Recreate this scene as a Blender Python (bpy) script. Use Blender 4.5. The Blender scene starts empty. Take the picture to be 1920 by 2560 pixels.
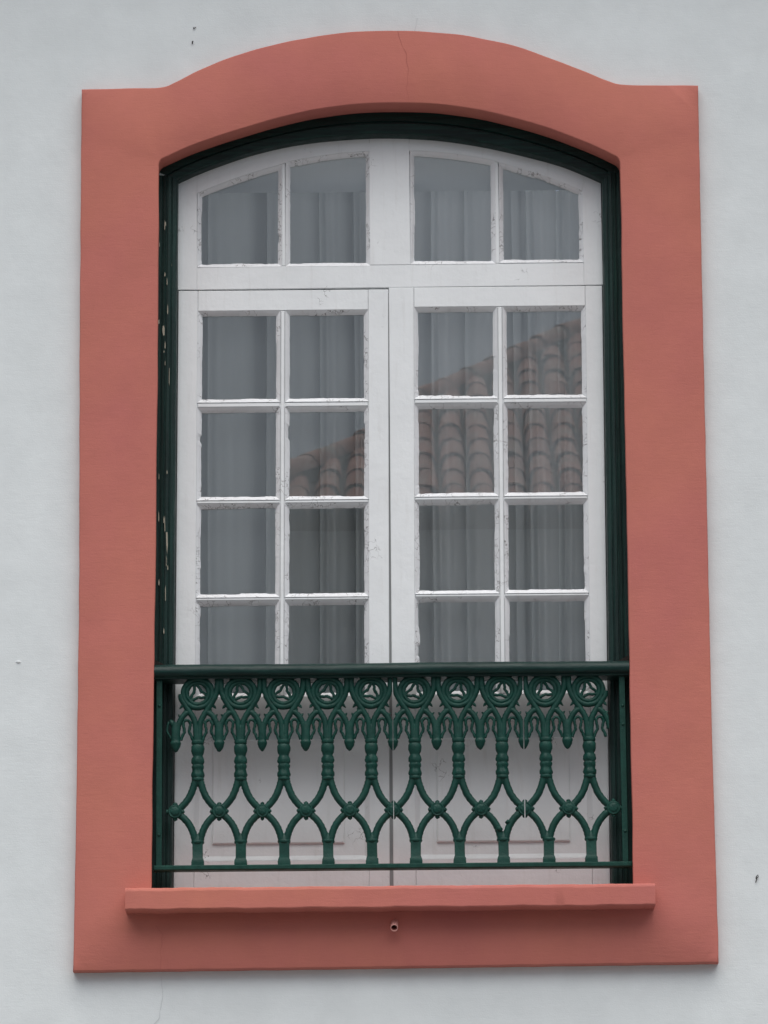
import bpy, math, random
from mathutils import Vector, Matrix
import numpy as np

scene = bpy.context.scene
col = scene.collection
rad = math.radians
rng = random.Random(7)

# ------------------------------------------------------------------ camera, sky, sun, exposure
cd = bpy.data.cameras.new("camera")
cam = bpy.data.objects.new("camera", cd)
col.objects.link(cam)
pitch, roll = rad(13.0), rad(0.5)
f = Vector((0, math.cos(pitch), math.sin(pitch)))
r = Vector((1, 0, 0)); u = r.cross(f)
R = r * math.cos(roll) - u * math.sin(roll)
U = r * math.sin(roll) + u * math.cos(roll)
m = Matrix((R, U, -f)).transposed().to_4x4()
m.translation = (-0.015, -12.0, 1.602)
cam.matrix_world = m
cd.sensor_fit = 'VERTICAL'; cd.sensor_height = 36; cd.sensor_width = 27
cd.lens = 162.09
cd.clip_start = 0.1; cd.clip_end = 1000
scene.camera = cam

SUN_EL, SUN_AZ = 68, 180            # sun stands in front of the facade (towards -Y), behind thick cloud
w = bpy.data.worlds.new("World"); scene.world = w; w.use_nodes = True
wn = w.node_tree; wn.nodes.clear()
sky = wn.nodes.new('ShaderNodeTexSky'); sky.sky_type = 'NISHITA'; sky.sun_disc = False
sky.sun_elevation = rad(SUN_EL); sky.sun_rotation = rad(SUN_AZ)
sky.air_density = 1.0; sky.dust_density = 4.0; sky.ozone_density = 1.0
hs = wn.nodes.new('ShaderNodeHueSaturation'); hs.inputs['Saturation'].default_value = 0.62   # cloud cover greys the sky
bg = wn.nodes.new('ShaderNodeBackground'); bg.inputs['Strength'].default_value = 0.06
wo = wn.nodes.new('ShaderNodeOutputWorld')
wn.links.new(sky.outputs[0], hs.inputs['Color']); wn.links.new(hs.outputs[0], bg.inputs[0]); wn.links.new(bg.outputs[0], wo.inputs[0])

sd = bpy.data.lights.new("sun", 'SUN'); sd.energy = 1.5; sd.angle = rad(80); sd.color = (1, 0.985, 0.97)
sun = bpy.data.objects.new("sun", sd); col.objects.link(sun)
sdir = Vector((0.05, -math.cos(rad(SUN_EL)), math.sin(rad(SUN_EL))))
sun.rotation_euler = sdir.to_track_quat('Z', 'Y').to_euler()
sun.location = (0, -8, 14)

vs = scene.view_settings
vs.view_transform = 'Standard'; vs.look = 'None'; vs.gamma = 1; vs.use_curve_mapping = False
vs.exposure = 0.92
scene.render.engine = 'CYCLES'
scene.cycles.max_bounces = 7
scene.cycles.transparent_max_bounces = 24

# ------------------------------------------------------------------ materials
def newmat(name):
    mt = bpy.data.materials.new(name); mt.use_nodes = True
    nt = mt.node_tree
    return mt, nt, nt.nodes['Principled BSDF']

def noise(nt, scale, detail=4, rough=0.55, vec=None, dist=0.0):
    n = nt.nodes.new('ShaderNodeTexNoise')
    n.inputs['Scale'].default_value = scale; n.inputs['Detail'].default_value = detail
    n.inputs['Roughness'].default_value = rough; n.inputs['Distortion'].default_value = dist
    if vec: nt.links.new(vec, n.inputs['Vector'])
    return n

def ramp(nt, src, p0, p1, c0=(0, 0, 0, 1), c1=(1, 1, 1, 1)):
    n = nt.nodes.new('ShaderNodeValToRGB')
    n.color_ramp.elements[0].position = p0; n.color_ramp.elements[1].position = p1
    n.color_ramp.elements[0].color = c0; n.color_ramp.elements[1].color = c1
    nt.links.new(src, n.inputs[0]); return n

def mixc(nt, fac, a, b, mode='MIX'):
    n = nt.nodes.new('ShaderNodeMix'); n.data_type = 'RGBA'; n.blend_type = mode
    for s, v in ((n.inputs[0], fac), (n.inputs[6], a), (n.inputs[7], b)):
        if hasattr(v, 'is_linked'): nt.links.new(v, s)
        elif isinstance(v, (int, float)): s.default_value = v
        else: s.default_value = (*v, 1)
    return n.outputs[2]

def coords(nt, scale=(1, 1, 1)):
    g = nt.nodes.new('ShaderNodeNewGeometry')      # world position: pieces of one surface share one pattern
    mp = nt.nodes.new('ShaderNodeMapping'); mp.inputs['Scale'].default_value = scale
    nt.links.new(g.outputs['Position'], mp.inputs[0]); return mp.outputs[0]

def bump(nt, b, hs_, strength, dist):
    """chain of height sources"""
    prev = None
    for h in hs_:
        n = nt.nodes.new('ShaderNodeBump')
        n.inputs['Strength'].default_value = strength if not isinstance(h, tuple) else h[1]
        n.inputs['Distance'].default_value = dist if not isinstance(h, tuple) else h[2]
        nt.links.new(h[0] if isinstance(h, tuple) else h, n.inputs['Height'])
        if prev: nt.links.new(prev.outputs[0], n.inputs['Normal'])
        prev = n
    nt.links.new(prev.outputs[0], b.inputs['Normal'])

def plaster(name, ca, cb, spec=0.25, rough=0.75, brush=0.5):
    mt, nt, b = newmat(name)
    v = coords(nt)
    big = noise(nt, 2.2, 5, 0.6, v)
    blot = noise(nt, 9, 4, 0.6, v)
    c = mixc(nt, ramp(nt, big.outputs[0], 0.3, 0.7).outputs[0], ca, cb)
    c2 = mixc(nt, ramp(nt, blot.outputs[0], 0.35, 0.7).outputs[0], (0.96, 0.96, 0.96), (1.03, 1.03, 1.03))
    c = mixc(nt, 1.0, c, c2, 'MULTIPLY')
    nt.links.new(c, b.inputs['Base Color'])
    b.inputs['Roughness'].default_value = rough
    b.inputs['Specular IOR Level'].default_value = spec
    und = noise(nt, 6, 3, 0.5, v)
    vb = coords(nt, (22, 40, 150))
    br = noise(nt, 1.0, 5, 0.65, vb, 0.6)
    gr = noise(nt, 260, 3, 0.6, v)
    lump = noise(nt, 45, 3, 0.5, v)
    bump(nt, b, [(und.outputs[0], 0.15, 0.015), (lump.outputs[0], 0.12, 0.004), (br.outputs[0], brush, 0.0025), (gr.outputs[0], 0.35, 0.0012)], 0.3, 0.01)
    return mt

M = {}
M['wall'] = plaster("white_limewash", (0.680, 0.724, 0.724), (0.708, 0.750, 0.750), brush=0.14)
M['coral'] = plaster("coral_paint", (0.492, 0.157, 0.133), (0.522, 0.180, 0.130), brush=0.22)
M['pelmet'] = plaster("pelmet_paint", (0.70, 0.72, 0.71), (0.74, 0.76, 0.75), brush=0.1)
M['room'] = plaster("room_plaster", (0.70, 0.70, 0.69), (0.74, 0.74, 0.73), brush=0.1)

def white_wood(name, base, crackw, dirt):
    mt, nt, b = newmat(name)
    v = coords(nt)
    n1 = noise(nt, 7, 5, 0.6, v)
    c = mixc(nt, ramp(nt, n1.outputs[0], 0.35, 0.75).outputs[0], base, tuple(x * 0.93 for x in base))
    # weathering streaks
    st = noise(nt, 1.0, 5, 0.6, coords(nt, (60, 60, 6)))
    c = mixc(nt, ramp(nt, st.outputs[0], 0.56, 0.8, (0, 0, 0, 1), (dirt, dirt, dirt, 1)).outputs[0], c, (0.42, 0.40, 0.36))
    # hairline paint cracks in patches
    vo = nt.nodes.new('ShaderNodeTexVoronoi'); vo.feature = 'DISTANCE_TO_EDGE'; vo.inputs['Scale'].default_value = 34
    wob = noise(nt, 30, 3, 0.6, v)
    va = nt.nodes.new('ShaderNodeVectorMath'); va.operation = 'MULTIPLY_ADD'
    va.inputs[1].default_value = (0.06, 0.06, 0.06)
    nt.links.new(wob.outputs['Color'], va.inputs[0]); nt.links.new(v, va.inputs[2])
    nt.links.new(va.outputs[0], vo.inputs['Vector'])
    line = ramp(nt, vo.outputs[0], 0.0, 0.028, (1, 1, 1, 1), (0, 0, 0, 1))
    patch = ramp(nt, noise(nt, 13, 2, 0.5, v).outputs[0], crackw, crackw + 0.06)
    mask = nt.nodes.new('ShaderNodeMath'); mask.operation = 'MULTIPLY'
    nt.links.new(line.outputs[0], mask.inputs[0]); nt.links.new(patch.outputs[0], mask.inputs[1])
    c = mixc(nt, mask.outputs[0], c, (0.13, 0.125, 0.12))
    nt.links.new(c, b.inputs['Base Color'])
    b.inputs['Roughness'].default_value = 0.5; b.inputs['Specular IOR Level'].default_value = 0.35
    g = noise(nt, 1.0, 5, 0.6, coords(nt, (120, 120, 25)))
    lm = noise(nt, 40, 4, 0.6, v)
    bump(nt, b, [(g.outputs[0], 0.2, 0.0015), (lm.outputs[0], 0.3, 0.004)], 0.3, 0.01)
    return mt
M['white'] = white_wood("white_paint", (0.792, 0.820, 0.822), 0.66, 0.20)
M['putty'] = white_wood("cracked_putty", (0.785, 0.805, 0.815), 0.50, 0.32)

def green_paint(name, ca, cb, chips, rough, streak):
    mt, nt, b = newmat(name)
    v = coords(nt)
    n1 = noise(nt, 1.0, 5, 0.65, coords(nt, streak))
    c = mixc(nt, ramp(nt, n1.outputs[0], 0.42, 0.75).outputs[0], ca, cb)
    if chips:
        ch = noise(nt, 1.0, 4, 0.6, coords(nt, (70, 40, 9)))
        zone = ramp(nt, noise(nt, 2.0, 2, 0.5, coords(nt, (1, 1, 1))).outputs[0], 0.46, 0.56)
        mk = ramp(nt, ch.outputs[0], 0.70, 0.715)
        mm = nt.nodes.new('ShaderNodeMath'); mm.operation = 'MULTIPLY'
        nt.links.new(mk.outputs[0], mm.inputs[0]); nt.links.new(zone.outputs[0], mm.inputs[1])
        c = mixc(nt, mm.outputs[0], c, (0.36, 0.35, 0.28))
    nt.links.new(c, b.inputs['Base Color'])
    ro = ramp(nt, noise(nt, 25, 3, 0.6, v).outputs[0], 0.3, 0.7, (rough - .08,) * 3 + (1,), (rough + .12,) * 3 + (1,))
    nt.links.new(ro.outputs[0], b.inputs['Roughness'])
    b.inputs['Specular IOR Level'].default_value = 0.24
    lm = noise(nt, 110, 4, 0.6, v)
    gr = noise(nt, 1.0, 4, 0.6, coords(nt, streak))
    bump(nt, b, [(lm.outputs[0], 0.5, 0.002), (gr.outputs[0], 0.25, 0.0012)], 0.3, 0.01)
    return mt
M['green_wood'] = green_paint("green_wood_shaded", (0.0078, 0.0240, 0.0220), (0.0110, 0.050, 0.041), True, 0.42, (160, 160, 7))  # frame green darkened in colour for the weak light in the reveal
M['green_head'] = green_paint('green_head_shaded', (0.0050, 0.0150, 0.0140), (0.0090, 0.046, 0.038), False, 0.42, (7, 160, 160))  # head green deepened further to paint the shade under the arch
M['green_rail'] = green_paint("green_rail_paint", (0.0050, 0.022, 0.020), (0.0080, 0.042, 0.034), False, 0.40, (8, 60, 200))
M['green_iron'] = green_paint("green_iron_lit", (0.0042, 0.040, 0.030), (0.0070, 0.060, 0.045), False, 0.48, (50, 50, 50))  # ironwork green painted brighter for the stronger light it stands in

def plain(name, c, rough=0.7, spec=0.3, bscale=0, bstr=0.3, bdist=0.002, var=0.0):
    mt, nt, b = newmat(name)
    v = coords(nt)
    cc = mixc(nt, noise(nt, 12, 4, 0.6, v).outputs[0], tuple(x * (1 - var) for x in c), tuple(min(1, x * (1 + var)) for x in c))
    nt.links.new(cc, b.inputs['Base Color'])
    b.inputs['Roughness'].default_value = rough; b.inputs['Specular IOR Level'].default_value = spec
    if bscale: bump(nt, b, [(noise(nt, bscale, 4, 0.6, v).outputs[0], bstr, bdist)], bstr, bdist)
    return mt
M['spout'] = plain("pink_spout", (0.60, 0.31, 0.27), 0.5, 0.4, 90, 0.3, 0.002, 0.08)
M['dark'] = plain("painted_dark", (0.02, 0.018, 0.016), 0.9, 0.1, 80, 0.5, 0.004, 0.2)  # near-black that paints the shade in the handrail sockets; also other dark fills
M['crack'] = plain("surround_crack", (0.41, 0.135, 0.112), 0.9, 0.1)  # crack lines in a deeper coral than the surround
M['crackw'] = plain("wall_crack", (0.57, 0.60, 0.61), 0.9, 0.1)
M['rebate'] = plain("grey_rebate", (0.30, 0.31, 0.31), 0.7, 0.2, 60, 0.3, 0.002, 0.1)
M['speck'] = plain("rusty_iron", (0.035, 0.03, 0.028), 0.8, 0.2, 300, 0.5, 0.001, 0.3)
M['street'] = plain("cobbled_street", (0.19, 0.185, 0.18), 0.85, 0.2, 9, 0.6, 0.03, 0.25)
M['far_wall'] = plaster("far_white_wall", (0.72, 0.73, 0.73), (0.76, 0.77, 0.77), brush=0.2)

def tile_mat():
    mt, nt, b = newmat("clay_tile")
    oi = nt.nodes.new('ShaderNodeObjectInfo')
    v = coords(nt)
    rp = nt.nodes.new('ShaderNodeValToRGB'); cr = rp.color_ramp
    cr.elements[0].color = (0.42, 0.185, 0.135, 1); cr.elements[1].color = (0.56, 0.30, 0.23, 1)
    e = cr.elements.new(0.5); e.color = (0.50, 0.225, 0.165, 1)
    nt.links.new(oi.outputs['Random'], rp.inputs[0])
    li = ramp(nt, noise(nt, 5, 5, 0.65, v).outputs[0], 0.48, 0.7)
    c = mixc(nt, li.outputs[0], rp.outputs[0], (0.34, 0.30, 0.25))
    nt.links.new(c, b.inputs['Base Color']); b.inputs['Roughness'].default_value = 0.85
    bump(nt, b, [(noise(nt, 40, 4, 0.6, v).outputs[0], 0.4, 0.01)], 0.4, 0.01)
    return mt
M['tile'] = tile_mat()
M['tile_pan'] = plain("dark_tile_pan", (0.15, 0.10, 0.075), 0.9, 0.1, 20, 0.5, 0.01, 0.3)  # base sheet in a darker brown than the cover tiles

def curtain_mat(name, c):
    mt, nt, b = newmat(name)
    out = nt.nodes['Material Output']; nt.nodes.remove(b)
    v = coords(nt)
    cc = mixc(nt, noise(nt, 5, 3, 0.6, v).outputs[0], tuple(x * 0.93 for x in c), c)
    df = nt.nodes.new('ShaderNodeBsdfDiffuse'); tl = nt.nodes.new('ShaderNodeBsdfTranslucent'); mx = nt.nodes.new('ShaderNodeMixShader')
    mx.inputs[0].default_value = 0.42
    nt.links.new(cc, df.inputs[0]); nt.links.new(cc, tl.inputs[0])
    wv = noise(nt, 1, 3, 0.6, coords(nt, (60, 60, 4)))
    bp = nt.nodes.new('ShaderNodeBump'); bp.inputs['Strength'].default_value = 0.3; bp.inputs['Distance'].default_value = 0.004
    nt.links.new(wv.outputs[0], bp.inputs['Height'])
    nt.links.new(bp.outputs[0], df.inputs['Normal']); nt.links.new(bp.outputs[0], tl.inputs['Normal'])
    nt.links.new(df.outputs[0], mx.inputs[1]); nt.links.new(tl.outputs[0], mx.inputs[2]); nt.links.new(mx.outputs[0], out.inputs[0])
    return mt
M['curtain_a'] = curtain_mat("grey_curtain", (0.60, 0.63, 0.63))
M['curtain_b'] = curtain_mat("pale_curtain", (0.80, 0.825, 0.83))

def glass():
    mt = bpy.data.materials.new("old_glass"); mt.use_nodes = True
    nt = mt.node_tree; nt.nodes.clear()
    out = nt.nodes.new('ShaderNodeOutputMaterial'); mix = nt.nodes.new('ShaderNodeMixShader')
    tr = nt.nodes.new('ShaderNodeBsdfTransparent'); tr.inputs[0].default_value = (0.98, 0.99, 0.985, 1)
    gl = nt.nodes.new('ShaderNodeBsdfGlossy'); gl.inputs['Roughness'].default_value = 0.0
    fr = nt.nodes.new('ShaderNodeFresnel'); fr.inputs[0].default_value = 1.78
    v = coords(nt); n = noise(nt, 7, 2, 0.4, v)
    bp = nt.nodes.new('ShaderNodeBump'); bp.inputs['Strength'].default_value = 0.04; bp.inputs['Distance'].default_value = 0.0008
    nt.links.new(n.outputs[0], bp.inputs['Height']); nt.links.new(bp.outputs[0], gl.inputs['Normal'])
    nt.links.new(fr.outputs[0], mix.inputs[0]); nt.links.new(tr.outputs[0], mix.inputs[1]); nt.links.new(gl.outputs[0], mix.inputs[2])
    nt.links.new(mix.outputs[0], out.inputs[0]); return mt
M['glass'] = glass()

# ------------------------------------------------------------------ helpers
Z0 = 3.350                      # height of the sill's top above the street; h below is measured from it

def tag(o, label=None, cat=None, group=None, kind=None):
    if label: o['label'] = label
    if cat: o['category'] = cat
    if group: o['group'] = group
    if kind: o['kind'] = kind
    return o

def thing(name, label, cat, loc, group=None):
    o = bpy.data.objects.new(name, None); o.empty_display_size = 0.1
    col.objects.link(o); o.location = loc
    return tag(o, label, cat, group)

def wloc(o):
    p = Vector((0, 0, 0))
    while o: p += o.location; o = o.parent
    return p

def mesh(name, verts, faces, mat, parent=None, smooth=False, origin=None, rawlocal=False):
    """verts in world metres; object origin at `origin` (default: the parent's)"""
    pl = wloc(parent) if parent else Vector((0, 0, 0))
    og = Vector(origin) if origin is not None else pl
    me = bpy.data.meshes.new(name)
    me.from_pydata([tuple(Vector(v) - og) for v in verts], [], faces)
    me.validate(); me.update()
    if smooth:
        me.polygons.foreach_set('use_smooth', [True] * len(me.polygons))
    me.materials.append(M[mat])
    o = bpy.data.objects.new(name, me); col.objects.link(o)
    o.parent = parent; o.location = og - pl
    return o

def autosmooth(o, ang=40):
    me = o.data
    me.polygons.foreach_set('use_smooth', [True] * len(me.polygons))
    try: me.set_sharp_from_angle(angle=rad(ang))
    except Exception: pass
    return o

def shear(x, h): return x + (h - 1.6) * 0.0063      # the whole joinery leans very slightly

def catmull(pts, n):
    """smooth curve through pts -> function x -> z sampled finely"""
    P = np.array(pts, float); out = []
    for i in range(len(P) - 1):
        p0 = P[max(i - 1, 0)]; p1 = P[i]; p2 = P[i + 1]; p3 = P[min(i + 2, len(P) - 1)]
        for t in np.linspace(0, 1, n, endpoint=False):
            out.append(0.5 * ((2 * p1) + (-p0 + p2) * t + (2 * p0 - 5 * p1 + 4 * p2 - p3) * t * t + (-p0 + 3 * p1 - 3 * p2 + p3) * t ** 3))
    out.append(P[-1]); return np.array(out)

def fn(pts):
    c = catmull(pts, 12)
    return lambda x: float(np.interp(x, c[:, 0], c[:, 1]))

def resample(poly, step):
    """closed polygon -> points every `step`, keeping the corners"""
    out = []
    n = len(poly)
    for i in range(n):
        a = Vector(poly[i]); b = Vector(poly[(i + 1) % n]); L = (b - a).length
        k = max(1, int(round(L / step)))
        for j in range(k): out.append(a.lerp(b, j / k))
    return out

def offset(poly, d):
    """offset closed 2D CCW polygon inwards by d (d<0 outwards)"""
    n = len(poly); out = []
    for i in range(n):
        a = Vector(poly[i - 1]); b = Vector(poly[i]); c = Vector(poly[(i + 1) % n])
        e1 = (b - a).normalized(); e2 = (c - b).normalized()
        n1 = Vector((-e1.y, e1.x)); n2 = Vector((-e2.y, e2.x))
        nn = n1 + n2
        if nn.length < 1e-6: nn = n1
        nn.normalize(); k = max(0.5, nn.dot(n1))
        out.append(b + nn * (d / k))
    return out

def wobble(poly, amp, scale=0.05):
    """slow hand-made waviness of an outline"""
    out = []; s = 0
    ph = [rng.uniform(0, 6.28) for _ in range(6)]; fr = [rng.uniform(6, 60) for _ in range(6)]
    for i, p in enumerate(poly):
        s += (Vector(p) - Vector(poly[i - 1])).length if i else 0
        d = sum(math.sin(s * q + w_) / (1 + q / 15) for q, w_ in zip(fr, ph)) * amp
        e = sum(math.sin(s * q * 1.3 + w_ * 2) / (1 + q / 15) for q, w_ in zip(fr, ph)) * amp
        out.append(Vector((p[0] + d, p[1] + e)))
    return out

import bmesh
def fill_between(outer, inner, y):
    """triangles of the flat region between two closed outlines at depth y (facing -Y)"""
    bm = bmesh.new(); edges = []
    for lp in (outer, inner):
        vv = [bm.verts.new((p[0], y, p[1])) for p in lp]
        edges += [bm.edges.new((vv[i], vv[(i + 1) % len(vv)])) for i in range(len(vv))]
    bmesh.ops.triangle_fill(bm, edges=edges, use_beauty=True, normal=(0, -1, 0))
    bm.verts.index_update()
    V = [v.co.copy() for v in bm.verts]; F = []
    for fc in bm.faces:
        idx = [v.index for v in fc.verts]
        if fc.normal.y > 0: idx.reverse()
        F.append(idx)
    bm.free(); return V, F

def ring_shell(outer_loops, inner_loops):
    """plate with a hole. loops: list of (polygon, y) from front to back; the front faces are filled between the first two"""
    V, F = fill_between(outer_loops[0][0], inner_loops[0][0], outer_loops[0][1])
    n = len(outer_loops[0][0]); k = len(inner_loops[0][0])
    def strip(loops, start, cnt, flip):
        prev = list(range(start, start + cnt))
        for poly, y in loops[1:]:
            b = len(V); V.extend([Vector((p[0], y, p[1])) for p in poly])
            for i in range(cnt):
                j = (i + 1) % cnt
                q = [prev[i], prev[j], b + j, b + i]
                F.append(q[::-1] if flip else q)
            prev = list(range(b, b + cnt))
    strip(outer_loops, 0, n, True); strip(inner_loops, n, k, False)
    return V, F

def lift(V): return [Vector((v[0], v[1], v[2] + Z0)) for v in V]

def cbox(x0, x1, y0, y1, h0, h1, c=0.0015, lean=True):
    """box whose front (-Y) edges are chamfered; lean applies the joinery's shear"""
    sx = shear if lean else (lambda x, h: x)
    V = []
    for (xx, hh, yy) in ((c, c, y0), (0, 0, y0 + c), (0, 0, y1)):
        for (x, h) in ((x0 + xx, h0 + hh), (x1 - xx, h0 + hh), (x1 - xx, h1 - hh), (x0 + xx, h1 - hh)):
            V.append(Vector((sx(x, h), yy, h + Z0)))
    F = [(0, 1, 2, 3)]
    for b in (0, 4):
        for i in range(4):
            j = (i + 1) % 4; F.append((b + i, b + 4 + i, b + 4 + j, b + j))
    F.append((8, 11, 10, 9))
    return V, F

def tube(path, radii, seg=10, flat=1.0):
    """tube along a 3D path; flat squashes it in Y"""
    P = [Vector(p) for p in path]; n = len(P)
    if not hasattr(radii, '__len__'): radii = [radii] * n
    V, F = [], []
    for i, p in enumerate(P):
        t = (P[min(i + 1, n - 1)] - P[max(i - 1, 0)]).normalized()
        a = Vector((0, 1, 0)) if abs(t.y) < 0.95 else Vector((1, 0, 0))
        s = t.cross(a).normalized(); b = s.cross(t).normalized()
        for k in range(seg):
            an = 2 * math.pi * k / seg
            o = s * (math.cos(an) * radii[i]) + b * (math.sin(an) * radii[i])
            if abs(t.y) < 0.95: o.y *= flat
            V.append(p + o)
    for i in range(n - 1):
        for k in range(seg):
            k2 = (k + 1) % seg
            F.append((i * seg + k, i * seg + k2, (i + 1) * seg + k2, (i + 1) * seg + k))
    F.append(tuple(range(seg - 1, -1, -1))); F.append(tuple((n - 1) * seg + k for k in range(seg)))
    return V, F

def lathe(prof, cx, cy, axis='Z', seg=16, flat=1.0):
    """profile [(pos, radius)]; axis Z: pos = height, axis Y: pos = y"""
    V, F = [], []
    for (p, rr) in prof:
        for k in range(seg):
            a = 2 * math.pi * k / seg
            if axis == 'Z': V.append(Vector((cx + rr * math.cos(a), cy + rr * math.sin(a) * flat, p)))
            else: V.append(Vector((cx + rr * math.cos(a), p, cy + rr * math.sin(a))))
    for i in range(len(prof) - 1):
        for k in range(seg):
            k2 = (k + 1) % seg
            q = (i * seg + k, i * seg + k2, (i + 1) * seg + k2, (i + 1) * seg + k)
            F.append(q)
    F.append(tuple(range(seg))); F.append(tuple((len(prof) - 1) * seg + k for k in range(seg)))
    return V, F

def join(*parts):
    V, F = [], []
    for v, fc in parts:
        b = len(V); V += list(v); F += [tuple(i + b for i in q) for q in fc]
    return V, F

def fixnormals(o):
    bm = bmesh.new(); bm.from_mesh(o.data); bmesh.ops.recalc_face_normals(bm, faces=bm.faces); bm.to_mesh(o.data); bm.free()
    return o

def smooth_path(pts, n=5):
    return [Vector(p) for p in catmull(pts, n)]

# ------------------------------------------------------------------ outlines of the window (x, h)
OUT_TOP = [(-.828, 2.203), (-.722, 2.205), (-.615, 2.207), (-.571, 2.222), (-.508, 2.256), (-.420, 2.292), (-.319, 2.323), (-.218, 2.344), (-.117, 2.359), (-.003, 2.364), (.111, 2.360), (.212, 2.349), (.312, 2.328), (.375, 2.310), (.451, 2.280), (.538, 2.244), (.601, 2.217), (.645, 2.203), (.739, 2.201), (.850, 2.199)]
IN_TOP = [(-.617, 1.988), (-.612, 2.000), (-.596, 2.009), (-.521, 2.043), (-.395, 2.086), (-.269, 2.122), (-.143, 2.146), (-.005, 2.156), (.146, 2.150), (.272, 2.130), (.397, 2.095), (.522, 2.047), (.609, 2.006), (.628, 1.994), (.633, 1.980)]
WHITE_TOP = [(-.590, 1.962), (-.568, 1.973), (-.489, 2.009), (-.362, 2.053), (-.235, 2.081), (-.107, 2.094), (.007, 2.097), (.134, 2.090), (.261, 2.070), (.388, 2.039), (.489, 2.008), (.589, 1.962), (.61, 1.95)]
PANE_TOP = [(-.55, 1.918), (-.508, 1.938), (-.40, 1.980), (-.299, 2.011), (-.266, 2.022), (-.16, 2.040), (-.058, 2.049), (.076, 2.049), (.18, 2.040), (.285, 2.021), (.320, 2.010), (.43, 1.975), (.526, 1.935), (.57, 1.915)]
in_top, white_top, pane_top = fn(IN_TOP), fn(WHITE_TOP), fn(PANE_TOP)

ot = [tuple(p) for p in catmull(OUT_TOP, 6)]
outer = [(-.835, -.206), (.847, -.198)] + [(.844, .4), (.846, 1.1), (.848, 1.8)] + ot[::-1] + [(-.829, 1.5), (-.826, .8), (-.830, .2)]
it = [tuple(p) for p in catmull(IN_TOP, 6)]
inner = [(-.632, .004), (.628, .004), (.631, .65), (.632, 1.3)] + it[::-1] + [(-.620, 1.3), (-.626, .65)]

# ------------------------------------------------------------------ setting: street, room, wall
def quad(name, pts, mat, kind='structure'):
    o = mesh(name, pts, [tuple(range(len(pts)))], mat); return tag(o, kind=kind)
quad('street', [(-60, -70, 0), (60, -70, 0), (60, 0.02, 0), (-60, 0.02, 0)], 'street')

hole = offset(resample(inner, 0.05), -0.03)
WO = [(-7, -Z0), (7, -Z0), (7, 3.55), (-7, 3.55)]
big = resample(WO, 0.7)
V, F = ring_shell([(big, 0.0), (big, 0.45)], [(hole, 0.0), (hole, 0.45)])
wall = mesh('house_wall', lift(V), F, 'wall', origin=(0, 0, 0))
tag(wall, 'white rendered house wall surrounding the coral window surround', 'wall')
# eave of the house, out of the picture, shades the upper wall
V, F = join(cbox(-7, 7, -0.55, 0.45, 3.55, 3.65, 0.01, False), cbox(-7, 7, -0.25, 0.0, 3.40, 3.55, 0.01, False))
mesh('eave', V, F, 'wall', wall)
# specks and cracks on the wall
def blob(name, path, radii, mat, parent):
    V, F = tube([(x, y, h + Z0) for x, y, h in path], radii, 8); return mesh(name, V, F, mat, parent, True)
blob('rusty_pin', [(-.5245, .002, 2.389), (-.5235, -.003, 2.3865), (-.523, -.004, 2.383)], [.0012, .0020, .0012], 'speck', wall)
blob('rusty_pin', [(-.519, .002, 2.389), (-.519, -.003, 2.388)], [.0008, .0012], 'speck', wall)
blob('rusty_pin', [(-.526, .002, 2.351), (-.528, -.003, 2.346), (-.5275, -.004, 2.340)], [.0012, .0016, .0014], 'speck', wall)
blob('rusty_hook', [(.952, .002, .026), (.953, -.004, .032), (.957, -.006, .036), (.958, -.005, .031), (.954, -.004, .028), (.952, -.004, .020), (.951, -.003, .016)], .0012, 'speck', wall)

def dab(x, h, w_, hh, n=14):      # small dab of old filler on the plaster
    V = [(x, -.0032, h + Z0)]
    for k in range(n):
        a = 2 * math.pi * k / n; q = rng.uniform(.8, 1.2)
        V += [(x + math.cos(a) * w_ * .6 * q, -.0026, h + math.sin(a) * hh * .6 * q + Z0), (x + math.cos(a) * w_ * q, .001, h + math.sin(a) * hh * q + Z0)]
    F = []
    for k in range(n):
        a, b = 1 + 2 * k, 1 + 2 * ((k + 1) % n); F += [(0, a, b), (a, a + 1, b + 1, b)]
    fixnormals(mesh('filler_dab', V, F, 'wall', wall))
dab(-.988, .623, .008, .004)

def hairline(name, pts, y, mat, parent, wd=0.0009, jag=0.004):
    P = []
    for i in range(len(pts) - 1):
        a, b = Vector(pts[i]), Vector(pts[i + 1]); k = max(2, int((b - a).length / 0.012))
        for j in range(k):
            q = a.lerp(b, j / k); P.append(q + Vector((rng.uniform(-jag, jag), rng.uniform(-jag, jag))) * 0.5)
    P.append(Vector(pts[-1])); V, F = [], []
    for i, p in enumerate(P):
        t = (P[min(i + 1, len(P) - 1)] - P[max(i - 1, 0)]).normalized(); nn = Vector((-t.y, t.x)) * wd * (0.5 + rng.random()) * 0.5
        for s_ in (1, -1): V.append((p.x + nn.x * s_, y, p.y + nn.y * s_ + Z0))
    for i in range(len(P) - 1): F.append((2 * i, 2 * i + 1, 2 * i + 3, 2 * i + 2))
    return mesh(name, V, F, mat, parent)
hairline('crack', [(-.607, -.216), (-.604, -.28), (-.612, -.325), (-.63, -.345)], -.0012, 'crackw', wall, .0012)
hairline('crack', [(.075, 2.366), (.085, 2.385), (.088, 2.41)], -.0012, 'crackw', wall, .0012)

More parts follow.
